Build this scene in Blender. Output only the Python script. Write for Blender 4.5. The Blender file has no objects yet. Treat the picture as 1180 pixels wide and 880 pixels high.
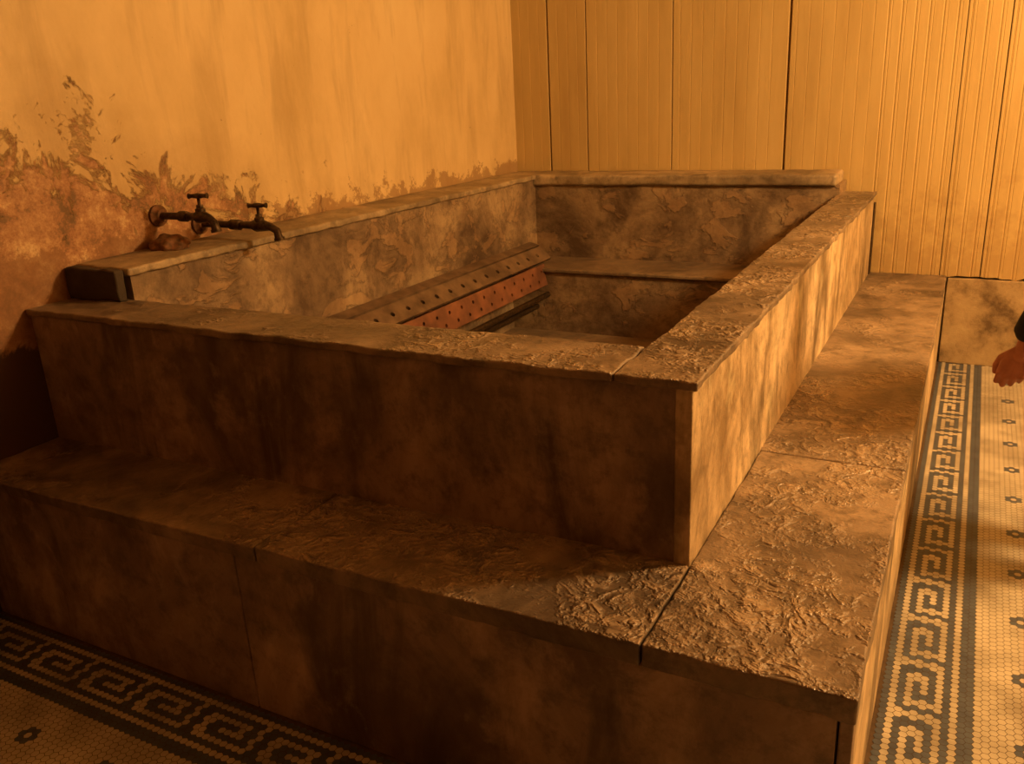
import bpy, bmesh, math, random
from mathutils import Vector, Matrix, noise
random.seed(4)
scene=bpy.context.scene
scene.view_settings.view_transform='Standard'
C=scene.collection

# ---------------- dimensions (metres) ----------------
W,L,S,RS=2.32,3.66,0.338,0.411      # tub width, room depth, step front, step right
H1,H2,H3=0.52,0.994,1.109           # step, rim, wall-side coping
WF,WR,WL,WB=0.22,0.185,0.29,0.30
ZB=.18                              # basin floor

# ---------------- node helpers ----------------
class NT:
    def __init__(s,name):
        s.m=bpy.data.materials.new(name); s.m.use_nodes=True
        s.t=s.m.node_tree; s.b=s.t.nodes['Principled BSDF']
        g=s.n('ShaderNodeNewGeometry'); s.pos=g.outputs['Position']; s.nor=g.outputs['Normal']
    def n(s,typ,**k):
        x=s.t.nodes.new(typ)
        for a,v in k.items(): setattr(x,a,v)
        return x
    def l(s,a,b): s.t.links.new(a,b)
    def put(s,sock,v):
        if isinstance(v,bpy.types.NodeSocket): s.l(v,sock)
        else: sock.default_value=v
    def math(s,op,a,b=0.0,c=0.0,clamp=False):
        x=s.n('ShaderNodeMath',operation=op); x.use_clamp=clamp
        s.put(x.inputs[0],a); s.put(x.inputs[1],b); s.put(x.inputs[2],c); return x.outputs[0]
    def scale(s,v,sc):
        x=s.n('ShaderNodeMapping'); s.l(v,x.inputs['Vector']); x.inputs['Scale'].default_value=sc; return x.outputs[0]
    def noise(s,v,sc,det=4,rough=.55,dist=0):
        x=s.n('ShaderNodeTexNoise'); s.l(v,x.inputs['Vector']); x.inputs['Scale'].default_value=sc
        x.inputs['Detail'].default_value=det; x.inputs['Roughness'].default_value=rough; x.inputs['Distortion'].default_value=dist
        return x.outputs['Fac']
    def ramp(s,f,*stops):
        x=s.n('ShaderNodeValToRGB'); s.l(f,x.inputs[0]); e=x.color_ramp.elements
        while len(e)<len(stops): e.new(.5)
        for i,(p,c) in enumerate(stops):
            e[i].position=p; e[i].color=(c,c,c,1) if isinstance(c,(int,float)) else (*c,1)
        return x.outputs[0]
    def mix(s,f,a,b,mode='MIX'):
        x=s.n('ShaderNodeMix',data_type='RGBA',blend_type=mode)
        s.put(x.inputs[0],f)
        for sock,v in ((x.inputs[6],a),(x.inputs[7],b)):
            if isinstance(v,tuple): v=(*v,1)
            s.put(sock,v)
        return x.outputs[2]
    def sep(s,v):
        x=s.n('ShaderNodeSeparateXYZ'); s.l(v,x.inputs[0]); return x.outputs
    def bump(s,h,dist,strength=1.0,prev=None):
        x=s.n('ShaderNodeBump'); s.l(h,x.inputs['Height']); x.inputs['Distance'].default_value=dist; x.inputs['Strength'].default_value=strength
        if prev is not None: s.l(prev,x.inputs['Normal'])
        return x.outputs[0]
    def done(s,col,rough=.6,normal=None,spec=.4):
        s.put(s.b.inputs['Base Color'],(*col,1) if isinstance(col,tuple) else col)
        s.put(s.b.inputs['Roughness'],rough); s.b.inputs['Specular IOR Level'].default_value=spec
        if normal is not None: s.l(normal,s.b.inputs['Normal'])
        return s.m

def stone(name,dark,mid,light,crust=0.0,streak=0.0,rough=(.35,.7),sw=(3.2,3.2,.8),pale=0.0):
    k=NT(name)
    n1=k.noise(k.pos,2.1,10,.66,.5)
    col=k.ramp(n1,(.36,dark),(.5,mid),(.63,light))
    n2=k.noise(k.pos,14,8,.74)
    col=k.mix(k.ramp(n2,(.36,.6),(.52,0)),col,tuple(c*.55 for c in dark),'MIX')
    if streak:
        n3=k.noise(k.scale(k.pos,sw),1.5,8,.64,.6)
        col=k.mix(k.ramp(n3,(.37,streak),(.52,0)),col,tuple(c*.4 for c in dark))
    if pale:
        n4=k.noise(k.scale(k.pos,(1.6,1.6,1.1)),3.1,9,.7,.3)
        col=k.mix(k.ramp(n4,(.54,0),(.68,pale)),col,tuple(min(1,c*1.5) for c in light))
    h=k.noise(k.pos,55,5,.7)
    nm=k.bump(h,.003,.6)
    r=k.ramp(n2,(.3,rough[0]),(.7,rough[1]))
    if crust>0:
        def ridges(sc,width,seedoff):
            v=k.n('ShaderNodeVectorMath',operation='ADD'); k.l(k.pos,v.inputs[0]); v.inputs[1].default_value=(seedoff,seedoff*.7,0)
            nn=k.noise(v.outputs[0],sc,3,.5,.8)
            return k.math('SUBTRACT',1.0,k.math('MULTIPLY',k.math('ABSOLUTE',k.math('SUBTRACT',nn,.5)),width),clamp=True)
        ra=ridges(10.5,8,0); rb=ridges(18,8,5.3)
        brk=k.ramp(k.noise(k.pos,20,3,.6),(.40,.0),(.56,1))
        brk2=k.ramp(k.noise(k.pos,26,3,.6),(.46,.0),(.62,.8))
        ridge=k.math('MAXIMUM',k.math('MULTIPLY',ra,brk),k.math('MULTIPLY',rb,brk2))
        # deposit is thickest around the near right corner of the bath
        x_,y_,z_=k.sep(k.pos)
        tx=k.math('MULTIPLY',k.math('MINIMUM',k.math('ADD',x_,.85),0.0),.13)
        low=k.math('LESS_THAN',z_,.8)
        ty=k.math('MULTIPLY',k.math('MULTIPLY',k.math('MINIMUM',k.math('SUBTRACT',1.1,y_),0.0),.07),low)
        tx=k.math('MAXIMUM',tx,-.12); ty=k.math('MAXIMUM',ty,-.10)
        mv=k.math('ADD',k.math('ADD',k.noise(k.pos,4.0,6,.66),tx),ty)
        mask=k.ramp(mv,(.43,.04),(.54,1))
        z=k.sep(k.nor)[2]; up=k.math('GREATER_THAN',z,.6)
        m=k.math('MULTIPLY',k.math('MULTIPLY',ridge,mask),up)
        pit=k.noise(k.pos,9,7,.62)
        nm=k.bump(pit,.012,.6,nm)
        nm=k.bump(m,.012*crust,.9,nm)
        col=k.mix(k.math('MULTIPLY',m,.5),col,tuple(min(1,c*1.45) for c in light))  # highlights on the flake ridges painted in as a lighter colour
        inv=k.math('MULTIPLY',k.math('MULTIPLY',k.math('SUBTRACT',1.0,ridge),mask),up)
        col=k.mix(k.math('MULTIPLY',inv,.25),col,tuple(c*.7 for c in dark))
        wet=k.ramp(k.noise(k.pos,2.3,2,.5),(.46,0),(.58,1))
        r=k.math('SUBTRACT',r,k.math('MULTIPLY',k.math('MULTIPLY',m,wet),.5),clamp=True)
        r=k.math('MAXIMUM',r,.14)
    return k.done(col,r,nm,.6)

M_top=stone('wet_marble_top',(.085,.062,.044),(.22,.165,.113),(.38,.29,.2),1.0,0,(.34,.6))
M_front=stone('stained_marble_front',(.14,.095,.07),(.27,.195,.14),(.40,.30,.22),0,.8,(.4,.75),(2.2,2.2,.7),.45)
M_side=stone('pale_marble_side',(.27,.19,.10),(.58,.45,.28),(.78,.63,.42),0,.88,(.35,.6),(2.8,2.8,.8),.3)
M_cope=stone('pale_coping',(.16,.118,.075),(.35,.275,.17),(.53,.42,.27),0,.35,(.4,.7),(5,5,5))
M_bench=stone('bench_marble',(.12,.085,.055),(.25,.185,.12),(.36,.27,.17),0,0,(.4,.7))
M_core=stone('dark_mortar',(.03,.02,.014),(.05,.035,.022),(.07,.05,.035),0,0,(.8,.9))

# inner flaking marble
k=NT('flaking_inner_marble')
base=k.ramp(k.noise(k.pos,2.6,9,.66,.4),(.36,(.11,.072,.045)),(.5,(.26,.185,.115)),(.64,(.44,.33,.2)))
n2=k.noise(k.pos,12,8,.74)
base=k.mix(k.ramp(n2,(.38,.5),(.52,0)),base,(.07,.045,.028))
fl=k.noise(k.scale(k.pos,(1,1.0,1.5)),4.2,7,.6,.5)
edge=k.math('SUBTRACT',1.0,k.math('MULTIPLY',k.math('ABSOLUTE',k.math('SUBTRACT',fl,.56)),28.0),clamp=True)
patch=k.ramp(fl,(.55,0),(.575,1))
col=k.mix(k.math('MULTIPLY',patch,.25),base,(.52,.33,.17))
col=k.mix(k.math('MULTIPLY',edge,.3),col,(.05,.03,.02))
M_inner=k.done(col,.6,k.bump(patch,.006,.6,k.bump(k.noise(k.pos,22,7,.68),.010,.65)))

# left plaster wall
k=NT('peeling_yellow_plaster')
n1=k.noise(k.scale(k.pos,(1,1,.6)),1.6,8,.62)
col=k.ramp(n1,(.3,(.6,.45,.215)),(.5,(.74,.575,.305)),(.7,(.8,.65,.37)))
st=k.noise(k.scale(k.pos,(6,6,.9)),1.0,7,.62,.4)
col=k.mix(k.ramp(st,(.36,.38),(.5,0)),col,(.42,.29,.13))
px,py,pz=k.sep(k.pos)
low=k.math('SUBTRACT',1.75,pz)
near=k.math('MULTIPLY',k.math('SUBTRACT',1.7,py,clamp=False),.22)
hgt=k.math('ADD',k.math('MULTIPLY',low,.62),near)
nn=k.noise(k.pos,5,10,.76,.5)
pm=k.math('SUBTRACT',k.math('ADD',hgt,k.math('MULTIPLY',nn,1.25)),1.10)
halo=k.ramp(k.math('SUBTRACT',k.math('ADD',hgt,k.math('MULTIPLY',k.noise(k.pos,1.8,7,.66),.95)),.80),(.0,0),(.35,1))
col=k.mix(k.math('MULTIPLY',halo,.6),col,(.40,.25,.11))
pmask=k.ramp(pm,(0.0,0),(.07,1))
pcol=k.ramp(k.noise(k.pos,7,10,.82),(.40,(.09,.04,.022)),(.47,(.29,.12,.062)),(.54,(.44,.24,.125)),(.63,(.7,.52,.3)))
col=k.mix(k.math('MULTIPLY',pmask,.8),col,pcol)
sp=k.noise(k.scale(k.pos,(4,4,5)),2.6,8,.75)
col=k.mix(k.ramp(sp,(.66,0),(.70,.7)),col,(.2,.1,.045))
jn=k.ramp(k.noise(k.pos,6,9,.8),(.42,0),(.7,1))
lz=k.math('SUBTRACT',k.math('SUBTRACT',pz,H3-.012),k.math('MULTIPLY',jn,.19))
col=k.mix(k.ramp(lz,(0,.65),(.02,0)),col,(.24,.125,.058))
bot=k.ramp(k.math('ADD',pz,k.math('MULTIPLY',nn,.25)),(.98,1),(.999,0))
col=k.mix(bot,col,(.08,.045,.027))
nm=k.bump(k.math('SUBTRACT',k.math('MULTIPLY',k.noise(k.pos,14,7,.62),.6),k.math('MULTIPLY',pmask,.6)),.012,.7)
M_plaster=k.done(col,.5,nm,.3)

# beadboard wall
k=NT('painted_beadboard')
n1=k.noise(k.scale(k.pos,(4,1,.7)),1.2,7,.6)
col=k.ramp(n1,(.3,(.48,.345,.145)),(.5,(.56,.415,.18)),(.7,(.62,.47,.215)))
px,py,pz=k.sep(k.pos)
nn=k.noise(k.pos,9,8,.72)
a=k.math('SUBTRACT',k.math('MULTIPLY',nn,1.0),k.math('MULTIPLY',k.math('SUBTRACT',pz,.5),.5))
col=k.mix(k.math('MULTIPLY',k.ramp(a,(.25,0),(.45,1)),.4),col,(.3,.17,.07))
M_bead=k.done(col,.55,k.bump(k.noise(k.scale(k.pos,(30,1,2)),2,4,.6),.003,.5),.2)

k=NT('mortared_baseboard_marble')
col=k.ramp(k.noise(k.pos,4,9,.7),(.36,(.13,.085,.042)),(.52,(.36,.265,.145)),(.7,(.48,.37,.21)))
M_base=k.done(col,.55,k.bump(k.noise(k.pos,16,7,.66),.008,.7))

def plain(name,c,r=.5,metal=0,c2=None,sc=20):
    k=NT(name); c2=c2 or tuple(x*.6 for x in c)
    col=k.ramp(k.noise(k.pos,sc,5,.6),(.35,c2),(.65,c))
    k.b.inputs['Metallic'].default_value=metal
    return k.done(col,r,k.bump(k.noise(k.pos,sc*4,3,.6),.001,.4))
M_iron=plain('corroded_bronze',(.10,.065,.035),.45,.6,(.03,.018,.01),60)
M_rust=plain('rusty_flange',(.22,.10,.045),.7,.2,(.08,.04,.015),40)
M_wood=plain('red_painted_wood',(.3,.125,.065),.6,0,(.13,.058,.034),7)
M_woodg=plain('grey_wet_wood',(.22,.15,.095),.45,0,(.10,.067,.044),10)
M_ceil=plain('ceiling_paint',(.5,.3,.14),.8)
M_white=plain('white_hex_tile',(.55,.52,.42),.4,0,(.29,.265,.205),5)
M_blue=plain('blue_hex_tile',(.085,.11,.15),.4,0,(.055,.07,.10),15)
M_grout=plain('grout',(.11,.075,.045),.9)
M_cloth=plain('dark_cloth',(.012,.011,.012),.85,0,(.008,.008,.008),80)
M_trouser=plain('denim',(.03,.035,.055),.8,0,None,80)
M_skin=plain('skin',(.42,.17,.11),.5,0,(.35,.13,.08),30)
M_hair=plain('brown_hair',(.05,.028,.015),.6)
M_shoe=plain('shoe_leather',(.04,.025,.018),.4)
M_lip=plain('lips',(.4,.12,.1),.4)
M_eye=plain('eye_white',(.7,.68,.64),.2,0,(.66,.62,.6))
M_iris=plain('iris',(.04,.025,.015),.15)

# ---------------- mesh helpers ----------------
def empty(name):
    e=bpy.data.objects.new(name,None); C.objects.link(e); e.empty_display_size=.1; return e
def obj(name,verts,faces,mat,parent=None,smooth=False):
    me=bpy.data.meshes.new(name); me.from_pydata(verts,[],faces); me.update()
    o=bpy.data.objects.new(name,me); C.objects.link(o)
    for m in (mat if isinstance(mat,(list,tuple)) else [mat]): me.materials.append(m)
    if smooth:
        for p in me.polygons: p.use_smooth=True
    if parent: o.parent=parent
    return o
def box(name,x0,x1,y0,y1,z0,z1,mat,parent=None,bev=.006,ztop=None,cut=0,rag=0):
    """slab; ztop(x,y) may tilt the top; cut subdivides edges; rag roughens the outline"""
    bm=bmesh.new(); bmesh.ops.create_cube(bm,size=1)
    for v in bm.verts:
        v.co=Vector((x0+(v.co.x+.5)*(x1-x0),y0+(v.co.y+.5)*(y1-y0),z0+(v.co.z+.5)*(z1-z0)))
    if cut:
        for ax,(a,b) in enumerate(((x0,x1),(y0,y1),(z0,z1))):
            n=int((b-a)/cut)
            for i in range(1,n):
                co=[0,0,0]; no=[0,0,0]; co[ax]=a+(b-a)*i/n; no[ax]=1
                bmesh.ops.bisect_plane(bm,geom=bm.verts[:]+bm.edges[:]+bm.faces[:],plane_co=co,plane_no=no)
    if ztop:
        zm=(z0+z1)/2
        for v in bm.verts:
            if v.co.z>zm: v.co.z+=ztop(v.co.x,v.co.y)-z1
    if rag:
        for v in bm.verts:
            d=noise.noise_vector(v.co*9)*rag+noise.noise_vector(v.co*31)*rag*.9
            d.z*=.6
            v.co+=d
            v.co.x=max(v.co.x,-W+.002)      # never into the side wall
            v.co.y=min(v.co.y,max(y1,L-.002)) if y1<L else v.co.y
    me=bpy.data.meshes.new(name); bm.to_mesh(me); bm.free()
    o=bpy.data.objects.new(name,me); C.objects.link(o); me.materials.append(mat)
    if bev:
        b=o.modifiers.new('b','BEVEL'); b.width=bev; b.segments=3; b.limit_method='ANGLE'; b.angle_limit=.7
        for p in me.polygons: p.use_smooth=True
        wn=o.modifiers.new('w','WEIGHTED_NORMAL')
    if parent: o.parent=parent
    return o
def tube(name,pts,rads,mat,parent=None,seg=14,caps=True):
    """swept tube through pts"""
    V=[];F=[]; pts=[Vector(p) for p in pts]
    up=Vector((0,0,1))
    for i,p in enumerate(pts):
        t=(pts[min(i+1,len(pts)-1)]-pts[max(i-1,0)]).normalized()
        a=up if abs(t.z)<.9 else Vector((1,0,0))
        s=t.cross(a).normalized(); u=s.cross(t)
        r=rads[i] if isinstance(rads,(list,tuple)) else rads
        for j in range(seg):
            an=2*math.pi*j/seg; V.append(p+s*math.cos(an)*r+u*math.sin(an)*r)
    for i in range(len(pts)-1):
        for j in range(seg):
            a=i*seg+j;b=i*seg+(j+1)%seg; F.append((a,b,b+seg,a+seg))
    if caps: F.append(tuple(range(seg))[::-1]); F.append(tuple(range((len(pts)-1)*seg,len(pts)*seg)))
    o=obj(name,V,F,mat,parent,True)
    m=o.modifiers.new('e','EDGE_SPLIT'); m.split_angle=.9
    return o

# ---------------- room shell ----------------
XR=3.2; YF=-3.0; ZC=3.1
box('wall_left',-W-.12,-W,YF,L+.1,0,ZC,M_plaster,bev=0)
box('wall_right',XR,XR+.1,YF,L+.1,0,ZC,M_plaster,bev=0)
box('front_light_blocker',-W-.12,.3,YF-.1,YF,0,ZC,M_plaster,bev=0)  # unseen wall, added to cut ambient light at the front left
box('ceiling',-W-.1,XR+.1,YF,L+.1,ZC,ZC+.1,M_ceil,bev=0)
# beadboard back wall : profile swept vertically
gaps={-2.06:.006,-1.79:.0035,-1.22:.003,-.53:.007}
prof=[(-W,0)]
grooves=[]
x=-W+.06
while x<XR-.03: grooves.append(x); x+=.068
gl=[(g,.0014 if g<-.05 else .0032,.0014 if g<-.05 else .0026) for g in grooves if all(abs(g-q)>.03 for q in gaps)]
gl+=[(q,.03,w) for q,w in gaps.items()]+[(.37,.03,.002),(.575,.03,.0028)]
gl.sort()
for g,d,w in gl:
    m=min(.002,d*.5)
    prof+=[(g-w-.003,0),(g-w,m),(g-w*.6,d),(g+w*.6,d),(g+w,m),(g+w+.003,0)]
    if g>-.05: prof+=[(g+.014,0),(g+.017,.002),(g+.020,0)]
prof.append((XR,0))
prof=[prof[0]]+[p for i,p in enumerate(prof[1:],1) if p[0]>max(q[0] for q in prof[:i])]
V=[];F=[]
for i,(x,d) in enumerate(prof):
    zb=.515-.02*abs(noise.noise(Vector((x*14,3,0))))*2 if x>.1 else .4
    V+=[(x,L+d,zb),(x,L+d,ZC)]
for i in range(len(prof)-1): F.append((2*i,2*i+2,2*i+3,2*i+1))
n=len(V); V+=[(-W,L+.05,0),(XR,L+.05,0),(XR,L+.05,ZC),(-W,L+.05,ZC)]; F.append((n,n+1,n+2,n+3))
obj('wall_back',V,F,M_bead)
box('baseboard_back',RS+.004,1.45,L-.012,L+.04,0,.50,M_base,bev=.006,cut=.12,rag=.004)
box('baseboard_back_end',1.455,XR,L-.012,L+.04,0,.50,M_base,bev=.006)

# ---------------- hexagonal mosaic floor ----------------
KEY=["#######.","#.....#.","#.###.#.","#.#...#.","#.#####.","#.......","########"]
P=.0215; CW=P*math.sqrt(3)/2; RH=P/math.sqrt(3)*.93
V=[(-W-.1,YF,0),(XR+.1,YF,0),(XR+.1,L+.1,0),(-W-.1,L+.1,0)];F=[(0,1,2,3)];MI=[2]
def dark(c,a,row):
    if c in(0,): return True
    if 2<=c<=8:
        return KEY[c-2][int(math.floor(a/.0295))%8]=='#'
    if c in(10,11): return True
    if c>11:
        r0=round(.31/P)
        for cc,off in ((18,3),(34,3+r0//2),(50,3)):
            if abs(c-cc)<=1:
                y=row+(.5 if c%2 else 0); yc=off+(.5 if cc%2 else 0)
                d=(y-yc)%r0; d=min(d,r0-d)
                if c==cc and abs(d-1)<.01: return True
                if c!=cc and abs(d-.5)<.01: return True
    return False
def addhex(cx,cy,rot,m):
    n=len(V)
    for j in range(6):
        a=rot+math.pi/3*j; V.append((cx+RH*math.cos(a),cy+RH*math.sin(a),.0015))
    F.append(tuple(range(n,n+6))); MI.append(m)
nc=int((1.75)/CW)
for c in range(nc):
    x=RS+.008+CW*(c+.5)
    for r in range(int((L+S)/P)):
        y=-S+P*(r+(.5 if c%2 else 0))+P/2
        addhex(x,y,0,1 if dark(c,y+10,r) else 0)
for c in range(int(1.3/CW)):
    y=-S-.008-CW*(c+.5)
    for r in range(int((W+2.1)/P)):
        x=-W+P*(r+(.5 if c%2 else 0))+P/2
        m=dark(c,x+10,r)
        dx=(x-RS-.008)/CW
        if dx>c:
            cc=int(dx); m=dark(cc,y+10,r) if cc<12 else False
        addhex(x,y,math.pi/6,1 if m else 0)
fo=obj('floor',V,F,[M_white,M_blue,M_grout])
fo.data.polygons.foreach_set('material_index',MI)

# ---------------- step platform ----------------
def zt(x,y): 
    fx=max(0,min(1,(x+W)/(W+RS))); fy=1-(y+S)/(L+S)
    return .515+.005*(1-fx)+.028*fx*fy
st=empty('marble_step_platform')
G=.002
e=.003
for i,(a,b) in enumerate(((-W+e,-1.05),(-1.05,0.0),(0.0,RS))):
    box('front_tread_%d'%(i+1),a+(G if i else 0),b-(G if i<2 else 0),-S,(.02 if i<2 else .74-G),H1-.035,H1,M_top,st,.006,zt,.03,.004)
for i,(a,b) in enumerate(((.74,2.25),(2.25,L-e))):
    box('side_tread_%d'%(i+1),-.02,RS,a+G,b-G,H1-.035,H1,M_top,st,.006,zt,.03,.004)
for i,(a,b) in enumerate(((-W+e,-1.13),(-1.13,RS-.03))):
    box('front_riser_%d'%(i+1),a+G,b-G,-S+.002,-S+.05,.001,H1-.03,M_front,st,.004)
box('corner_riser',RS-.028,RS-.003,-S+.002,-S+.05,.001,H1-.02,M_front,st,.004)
for i,(a,b) in enumerate(((-S+.052,1.2),(1.2,L-e))):
    box('side_riser_%d'%(i+1),RS-.045,RS-.003,a+G,b-G,.001,H1-.03,M_side,st,.004)
box('core_front',-W+e,RS-.03,-S+.03,.0,.001,H1-.036,M_core,st,0)
box('core_side',-WR+.01,RS-.03,0,L-e,.001,H1-.036,M_core,st,0)

# ---------------- bath tub ----------------
tb=empty('marble_plunge_bath')
TE=L-.10
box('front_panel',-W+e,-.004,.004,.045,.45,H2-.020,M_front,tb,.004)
box('front_fill',-W+e,-.05,.04,WF-.01,.06,H2-.020,M_inner,tb,0)
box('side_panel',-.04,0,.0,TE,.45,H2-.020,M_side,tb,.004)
box('side_fill',-WR+.008,-.035,.05,TE-.02,.06,H2-.020,M_inner,tb,0)
box('front_coping',-W+e,-WR-G,-.010,WF,H2-.023,H2,M_top,tb,.006,None,.022,.006)
box('side_coping',-WR+G,.012,-.010,1.95,H2-.023,H2,M_top,tb,.006,None,.022,.006)
box('side_coping_rear',-WR+G,.012,1.954,TE+.02,H2-.023,H2,M_top,tb,.006,None,.022,.006)
box('left_inner_wall',-W+e,-W+WL-.02,WF,L-e,.06,H3-.03,M_inner,tb,.0)
box('left_coping',-W+e,-W+WL,WF-.02,L-WB,H3-.030,H3,M_cope,tb,.008,None,.03,.007)
box('left_coping_end',-W+e,-W+WL-.02,WF-.06,WF-.022,H2,H3-.004,M_core,tb,.008,None,.03,.010)
box('back_inner_wall',-W+WL-.03,-WR+.02,L-WB+.02,L-e,.06,H3-.06,M_inner,tb,.0)
box('back_coping',-W+e,-WR+.005,L-WB-.01,L-e,H3-.066,H3,M_cope,tb,.018,None,.04,.006)
box('bench',-W+WL-.03,-WR+.02,L-WB-.36,L-WB+.03,.06,.555,M_inner,tb,.012)
box('bench_slab',-W+WL-.025,-WR+.015,L-WB-.38,L-WB+.03,.555,.58,M_bench,tb,.008)
box('basin_floor',-W+e,-.1,.1,L-.05,.04,ZB,M_bench,tb,.0)
box('end_gap_board',-.05,.006,TE+.022,L-.01,H1-.01,H2-.07,M_iron,tb,.004)  # dark board added in the gap between bath end and wall

# ---------------- perforated pipe guard ----------------
def perforated(name,length,width,thick,mat,parent,rows,dy,rad,off=0):
    cu=bpy.data.curves.new(name,'CURVE'); cu.dimensions='2D'; cu.fill_mode='BOTH'; cu.extrude=thick/2
    s=cu.splines.new('POLY'); s.points.add(3)
    for q,(a,b) in zip(s.points,((0,0),(width,0),(width,length),(0,length))): q.co=(a,b,0,1)
    s.use_cyclic_u=True
    for ri,rx in enumerate(rows):
        y=dy*(.5+(.5*(ri%2)))+off
        while y<length-rad*2:
            c=cu.splines.new('POLY'); N=12; c.points.add(N-1)
            for i,q in enumerate(c.points):
                a=2*math.pi*i/N; q.co=(rx+rad*math.cos(a),y+rad*math.sin(a),0,1)
            c.use_cyclic_u=True
            y+=dy
    o=bpy.data.objects.new(name,cu); C.objects.link(o)
    dg=bpy.context.evaluated_depsgraph_get(); me=bpy.data.meshes.new_from_object(o.evaluated_get(dg))
    bpy.data.objects.remove(o)
    o=bpy.data.objects.new(name,me); C.objects.link(o); me.materials.clear(); me.materials.append(mat); o.parent=parent
    return o
pg=empty('perforated_steam_pipe_guard')
LEN=2.66; y0=.5; xw=-W+WL+.035
a=perforated('top_board',LEN,.065,.018,M_woodg,pg,(),.15,.010)
a.matrix_world=Matrix.Translation((xw,y0,.70))@Matrix.Rotation(math.radians(14),4,'Y')
a=perforated('upper_board',LEN,.105,.018,M_woodg,pg,(.055,),.13,.014)
a.matrix_world=Matrix.Translation((xw+.066,y0,.678))@Matrix.Rotation(math.radians(42),4,'Y')
a=perforated('face_board',LEN-.14,.13,.018,M_wood,pg,(.04,.095),.12,.010)
a.matrix_world=Matrix.Translation((xw+.156,y0,.60))@Matrix.Rotation(math.radians(76),4,'Y')
for i,y in enumerate((y0+.1,y0+1.3,y0+LEN-.22)):
    box('bracket_%d'%(i+1),xw+.005,xw+.13,y,y+.025,.47,.585,M_wood,pg,.003)
tube('steam_pipe_1',[(xw+.21,y0,.42),(xw+.21,L-WB-.39,.42)],.018,M_iron,pg)
tube('steam_pipe_2',[(xw+.13,y0,.34),(xw+.13,L-WB-.39,.34)],.018,M_iron,pg)
for i,y in enumerate((y0+.3,y0+1.6)): box('pipe_foot_%d'%(i+1),xw+.08,xw+.23,y,y+.03,ZB,.40,M_iron,pg,.004)

# ---------------- faucets ----------------
def faucet(name,y,z,ln,zbase=None):
    f=empty(name); x0=-W
    tube('wall_flange',[(x0,y,z),(x0+.012,y,z),(x0+.016,y,z),(x0+.03,y,z)],[.042,.042,.03,.024],M_rust,f,20)
    tube('supply_pipe',[(x0+.01,y,z),(x0+ln*.45,y,z)],.014,M_iron,f)
    tube('pipe_coupling',[(x0+ln*.42,y,z),(x0+ln*.43,y,z),(x0+ln*.55,y,z),(x0+ln*.56,y,z)],[.014,.021,.021,.014],M_iron,f,8)
    tube('bib_body',[(x0+ln*.55,y,z),(x0+ln*.7,y,z),(x0+ln*.76,y,z),(x0+ln*.85,y,z),(x0+ln*.93,y,z-.004),(x0+ln,y,z-.018),(x0+ln+.008,y,z-.05)],[.013,.016,.026,.022,.016,.015,.017],M_iron,f)
    tube('spout_lip',[(x0+ln+.007,y,z-.044),(x0+ln+.009,y,z-.056)],[.021,.02],M_iron,f)
    xs=x0+ln*.80
    tube('bonnet',[(xs,y,z),(xs,y,z+.03),(xs,y,z+.034),(xs,y,z+.045)],[.019,.019,.013,.012],M_iron,f,8)
    tube('stem',[(xs,y,z+.03),(xs,y,z+.075)],.006,M_iron,f)
    tube('tee_handle',[(xs-.04,y-.008,z+.078),(xs-.028,y-.005,z+.078),(xs,y,z+.078),(xs+.028,y+.005,z+.078),(xs+.04,y+.008,z+.078)],[.011,.007,.011,.007,.011],M_iron,f)
    return f
faucet('brass_faucet',.60,1.225,.30)
faucet('brass_faucet',.80,1.165,.42)
bm=bmesh.new(); bmesh.ops.create_icosphere(bm,subdivisions=4,radius=1)
for v in bm.verts:
    n=noise.noise(v.co*2.2)*.25+noise.noise(v.co*6)*.1
    v.co=Vector((v.co.x*.075,v.co.y*.07,max(v.co.z,-.2)*.045))*(1+n)+Vector((-W+.1,.55,H3+.008))
me=bpy.data.meshes.new('rusty_pipe_escutcheon'); bm.to_mesh(me); bm.free(); me.materials.append(M_rust)
rc=bpy.data.objects.new('rusty_pipe_escutcheon',me); C.objects.link(rc)
for p in me.polygons:p.use_smooth=True

# ---------------- person (mostly out of frame) ----------------
def limb_mesh(name,chains,mat,parent,voxel,smooth=6,extra=None):
    """one continuous surface: tapered capsule chains fused by voxel remesh. chains: list of [(co,r),...]"""
    bm=bmesh.new()
    def ball(c,r,sx=(1,1,1)):
        m=Matrix.Translation(c)@Matrix.Diagonal((r*sx[0],r*sx[1],r*sx[2],1))
        bmesh.ops.create_icosphere(bm,subdivisions=3,radius=1,matrix=m)
    for ch in chains:
        for (a,ra),(b,rb) in zip(ch[:-1],ch[1:]):
            a=Vector(a);b=Vector(b); d=b-a; n=max(2,int(d.length/(min(ra,rb)*.35)))
            for i in range(n+1):
                t=i/n; ball(a+d*t,ra+(rb-ra)*t)
    for c,r,s in (extra or []): ball(Vector(c),r,s)
    me=bpy.data.meshes.new(name); bm.to_mesh(me); bm.free(); me.materials.append(mat)
    o=bpy.data.objects.new(name,me); C.objects.link(o); o.parent=parent
    r=o.modifiers.new('r','REMESH'); r.mode='VOXEL'; r.voxel_size=voxel; r.use_smooth_shade=True
    s=o.modifiers.new('s','SMOOTH'); s.iterations=smooth; s.factor=.5
    return o
pn=empty('standing_person')
PX,PY=1.04,1.42
V3=Vector
shL=V3((PX-.02,PY-.19,1.42)); shR=V3((PX,PY+.19,1.42))
elL=V3((.80,1.17,1.13)); wrL=V3((.69,1.2,.845))
elR=V3((PX+.03,PY+.26,1.12)); wrR=V3((PX-.06,PY+.27,.86))
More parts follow.
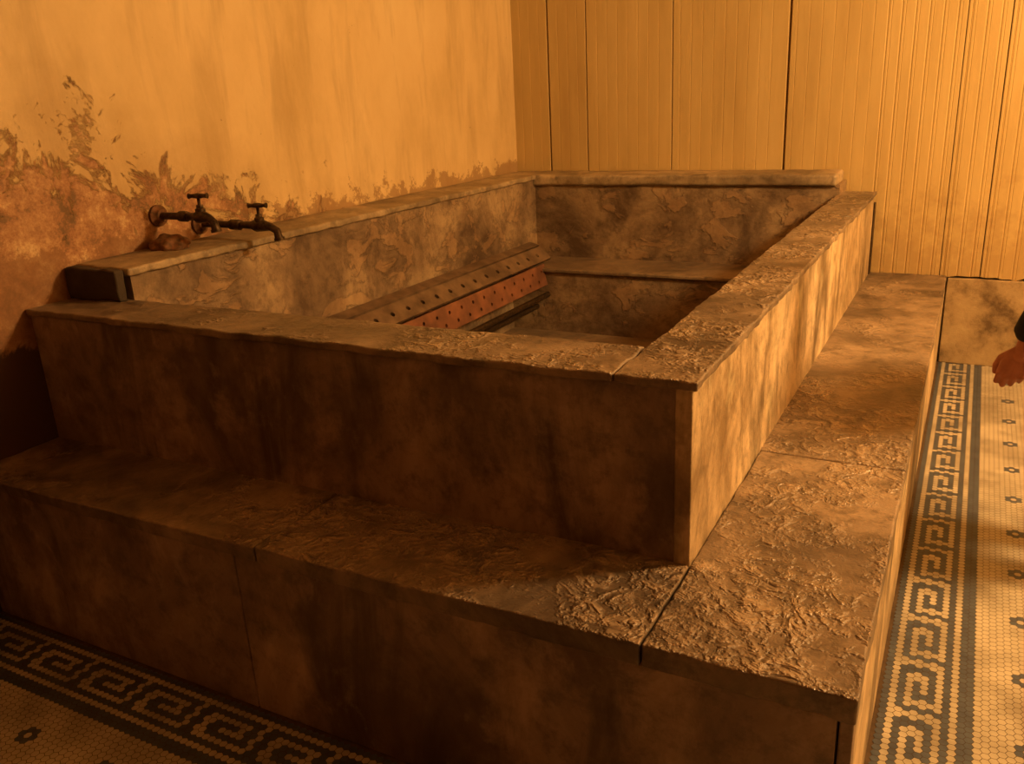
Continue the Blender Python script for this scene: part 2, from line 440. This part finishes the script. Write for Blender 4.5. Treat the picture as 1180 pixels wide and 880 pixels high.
jacket=[[((PX,PY,1.47),.06),((PX,PY,1.38),.10),((PX,PY,1.2),.12),((PX,PY,1.02),.125),((PX,PY,.92),.13)],
 [((PX,PY-.08,1.36),.09),((PX,PY-.08,1.0),.105),((PX,PY-.07,.9),.11)],[((PX,PY+.08,1.36),.09),((PX,PY+.08,1.0),.105),((PX,PY+.07,.9),.11)],
 [((PX,PY,1.43),.07),(shL,.065),(elL,.056),(wrL+(elL-wrL).normalized()*.010,.046)],
 [((PX,PY,1.43),.07),(shR,.065),(elR,.053),(wrR+(elR-wrR).normalized()*.03,.042)]]
limb_mesh('jacket',jacket,M_cloth,pn,.011)
limb_mesh('trousers',[[((PX,PY-.05,.92),.11),((PX,PY-.1,.84),.095),((PX+.02,PY-.1,.5),.068),((PX+.06,PY-.1,.12),.055)],
 [((PX,PY+.05,.92),.11),((PX,PY+.1,.84),.095),((PX+.02,PY+.1,.5),.068),((PX+.06,PY+.1,.12),.055)]],M_trouser,pn,.011)
FX=PX+.05
for sgn,nm in((-1,'left_shoe'),(1,'right_shoe')):
    limb_mesh(nm,[[((FX+.05,PY+sgn*.1,.045),.042),((FX-.05,PY+sgn*.1,.04),.04),((FX-.14,PY+sgn*.11,.034),.034)],[((FX+.03,PY+sgn*.1,.1),.045),((FX+.04,PY+sgn*.1,.045),.042)]],M_shoe,pn,.008)
hc=V3((PX-.02,PY,1.64))
limb_mesh('head',[[((PX+.01,PY,1.45),.055),((PX-.005,PY,1.56),.052)],[(hc+V3((-.088,0,.012)),.011),(hc+V3((-.112,0,-.022)),.014)],[(hc+V3((-.06,0,-.085)),.028),(hc+V3((-.03,0,-.07)),.045)]],
 M_skin,pn,.006,4,[(hc+V3((.01,0,.02)),1,(.098,.078,.105)),(hc+V3((-.03,0,-.035)),1,(.062,.06,.075)),(hc+V3((0.01,-.078,-.01)),1,(.018,.01,.03)),(hc+V3((0.01,.078,-.01)),1,(.018,.01,.03)),(hc+V3((-.078,0,-.052)),1,(.016,.024,.008))])
limb_mesh('hair',[],M_hair,pn,.007,4,[(hc+V3((.026,0,.04)),1,(.098,.084,.1)),(hc+V3((.05,0,-.02)),1,(.06,.075,.07))])
limb_mesh('lips',[[(hc+V3((-.091,-.018,-.052)),.004),(hc+V3((-.096,0,-.052)),.006),(hc+V3((-.091,.018,-.052)),.004)]],M_lip,pn,.002,2)
for sg,nm in((-1,'left'),(1,'right')):
    limb_mesh(nm+'_eye',[],M_eye,pn,.002,1,[(hc+V3((-.078,sg*.03,.008)),.012,(1,1,1))])
    limb_mesh(nm+'_iris',[],M_iris,pn,.0015,1,[(hc+V3((-.088,sg*.03,.008)),.005,(.7,1,1))])
    limb_mesh(nm+'_brow',[[(hc+V3((-.085,sg*.015,.03)),.004),(hc+V3((-.078,sg*.045,.032)),.003)]],M_hair,pn,.0018,1)
def hand(name,wr,D,N,curl):
    D=D.normalized(); N=(N-D*N.dot(D)).normalized(); T=N.cross(D)
    if T.x>0: T=-T
    ch=[[(wr-D*.05,.027),(wr,.024),(wr+D*.02,.025)]]
    spec=[(.028,.092,(.043,.026,.020),.0095),(.008,.096,(.048,.030,.021),.0098),(-.012,.090,(.044,.028,.020),.0092),(-.030,.080,(.034,.021,.018),.0082)]
    for i,(t,kd,seg,r) in enumerate(spec):
        kn=wr+D*kd+T*t-N*.004
        ch.append([(wr+D*.018+T*t*.5,.018),(wr+D*kd*.6+T*t*.85,.0175),(kn+N*.003,.013)])
        p=kn; ang=curl*(.75+.1*i); c=[(p,.0116)]
        for j,s in enumerate(seg):
            d=D*math.cos(ang)+N*math.sin(ang)
            p=p+d*s; c.append((p,r*(1-.1*(j+1)))); ang+=curl*(1.15 if j==0 else .8)
        ch.append(c)
    p0=wr+D*.025+T*.02; p1=wr+D*.052+T*.042+N*.014; p2=p1+D*.032+T*.006+N*.016; p3=p2+D*.024-T*.005+N*.014
    ch.append([(p0,.017),(p1,.0135),(p2,.011),(p3,.0088)])
    limb_mesh(name,ch,M_skin,pn,.0028,3)
hand('left_hand',wrL+V3((-.008,0,-.052)),V3((-.28,0,-.95)),V3((0.15,1,0)),.75)
hand('right_hand',wrR,V3((-.15,0,-1)),V3((0,-1,0)),.3)

# ---------------- lights ----------------
def light(name,loc,power,col,size):
    l=bpy.data.lights.new(name,'POINT'); l.energy=power; l.color=col; l.shadow_soft_size=size
    o=bpy.data.objects.new(name,l); C.objects.link(o); o.location=loc; return o
light('ceiling_lamp',(2.15,1.55,2.6),415,(1,.57,.205),.20)
w=bpy.data.worlds.new('w'); scene.world=w; w.use_nodes=True
w.node_tree.nodes['Background'].inputs[0].default_value=(1,.34,.10,1)
w.node_tree.nodes['Background'].inputs[1].default_value=.12

# ---------------- camera ----------------
cam=bpy.data.cameras.new('camera'); co=bpy.data.objects.new('camera',cam); C.objects.link(co)
cam.sensor_width=36; cam.lens=983.67/1180*36; cam.clip_start=.02
R=Matrix.Rotation(.5001,3,'Z')@Matrix.Rotation(math.pi/2-.3223,3,'X')@Matrix.Rotation(-.0507,3,'Z')
co.matrix_world=Matrix.Translation((.497,-1.7319,1.6))@R.to_4x4()
scene.camera=co
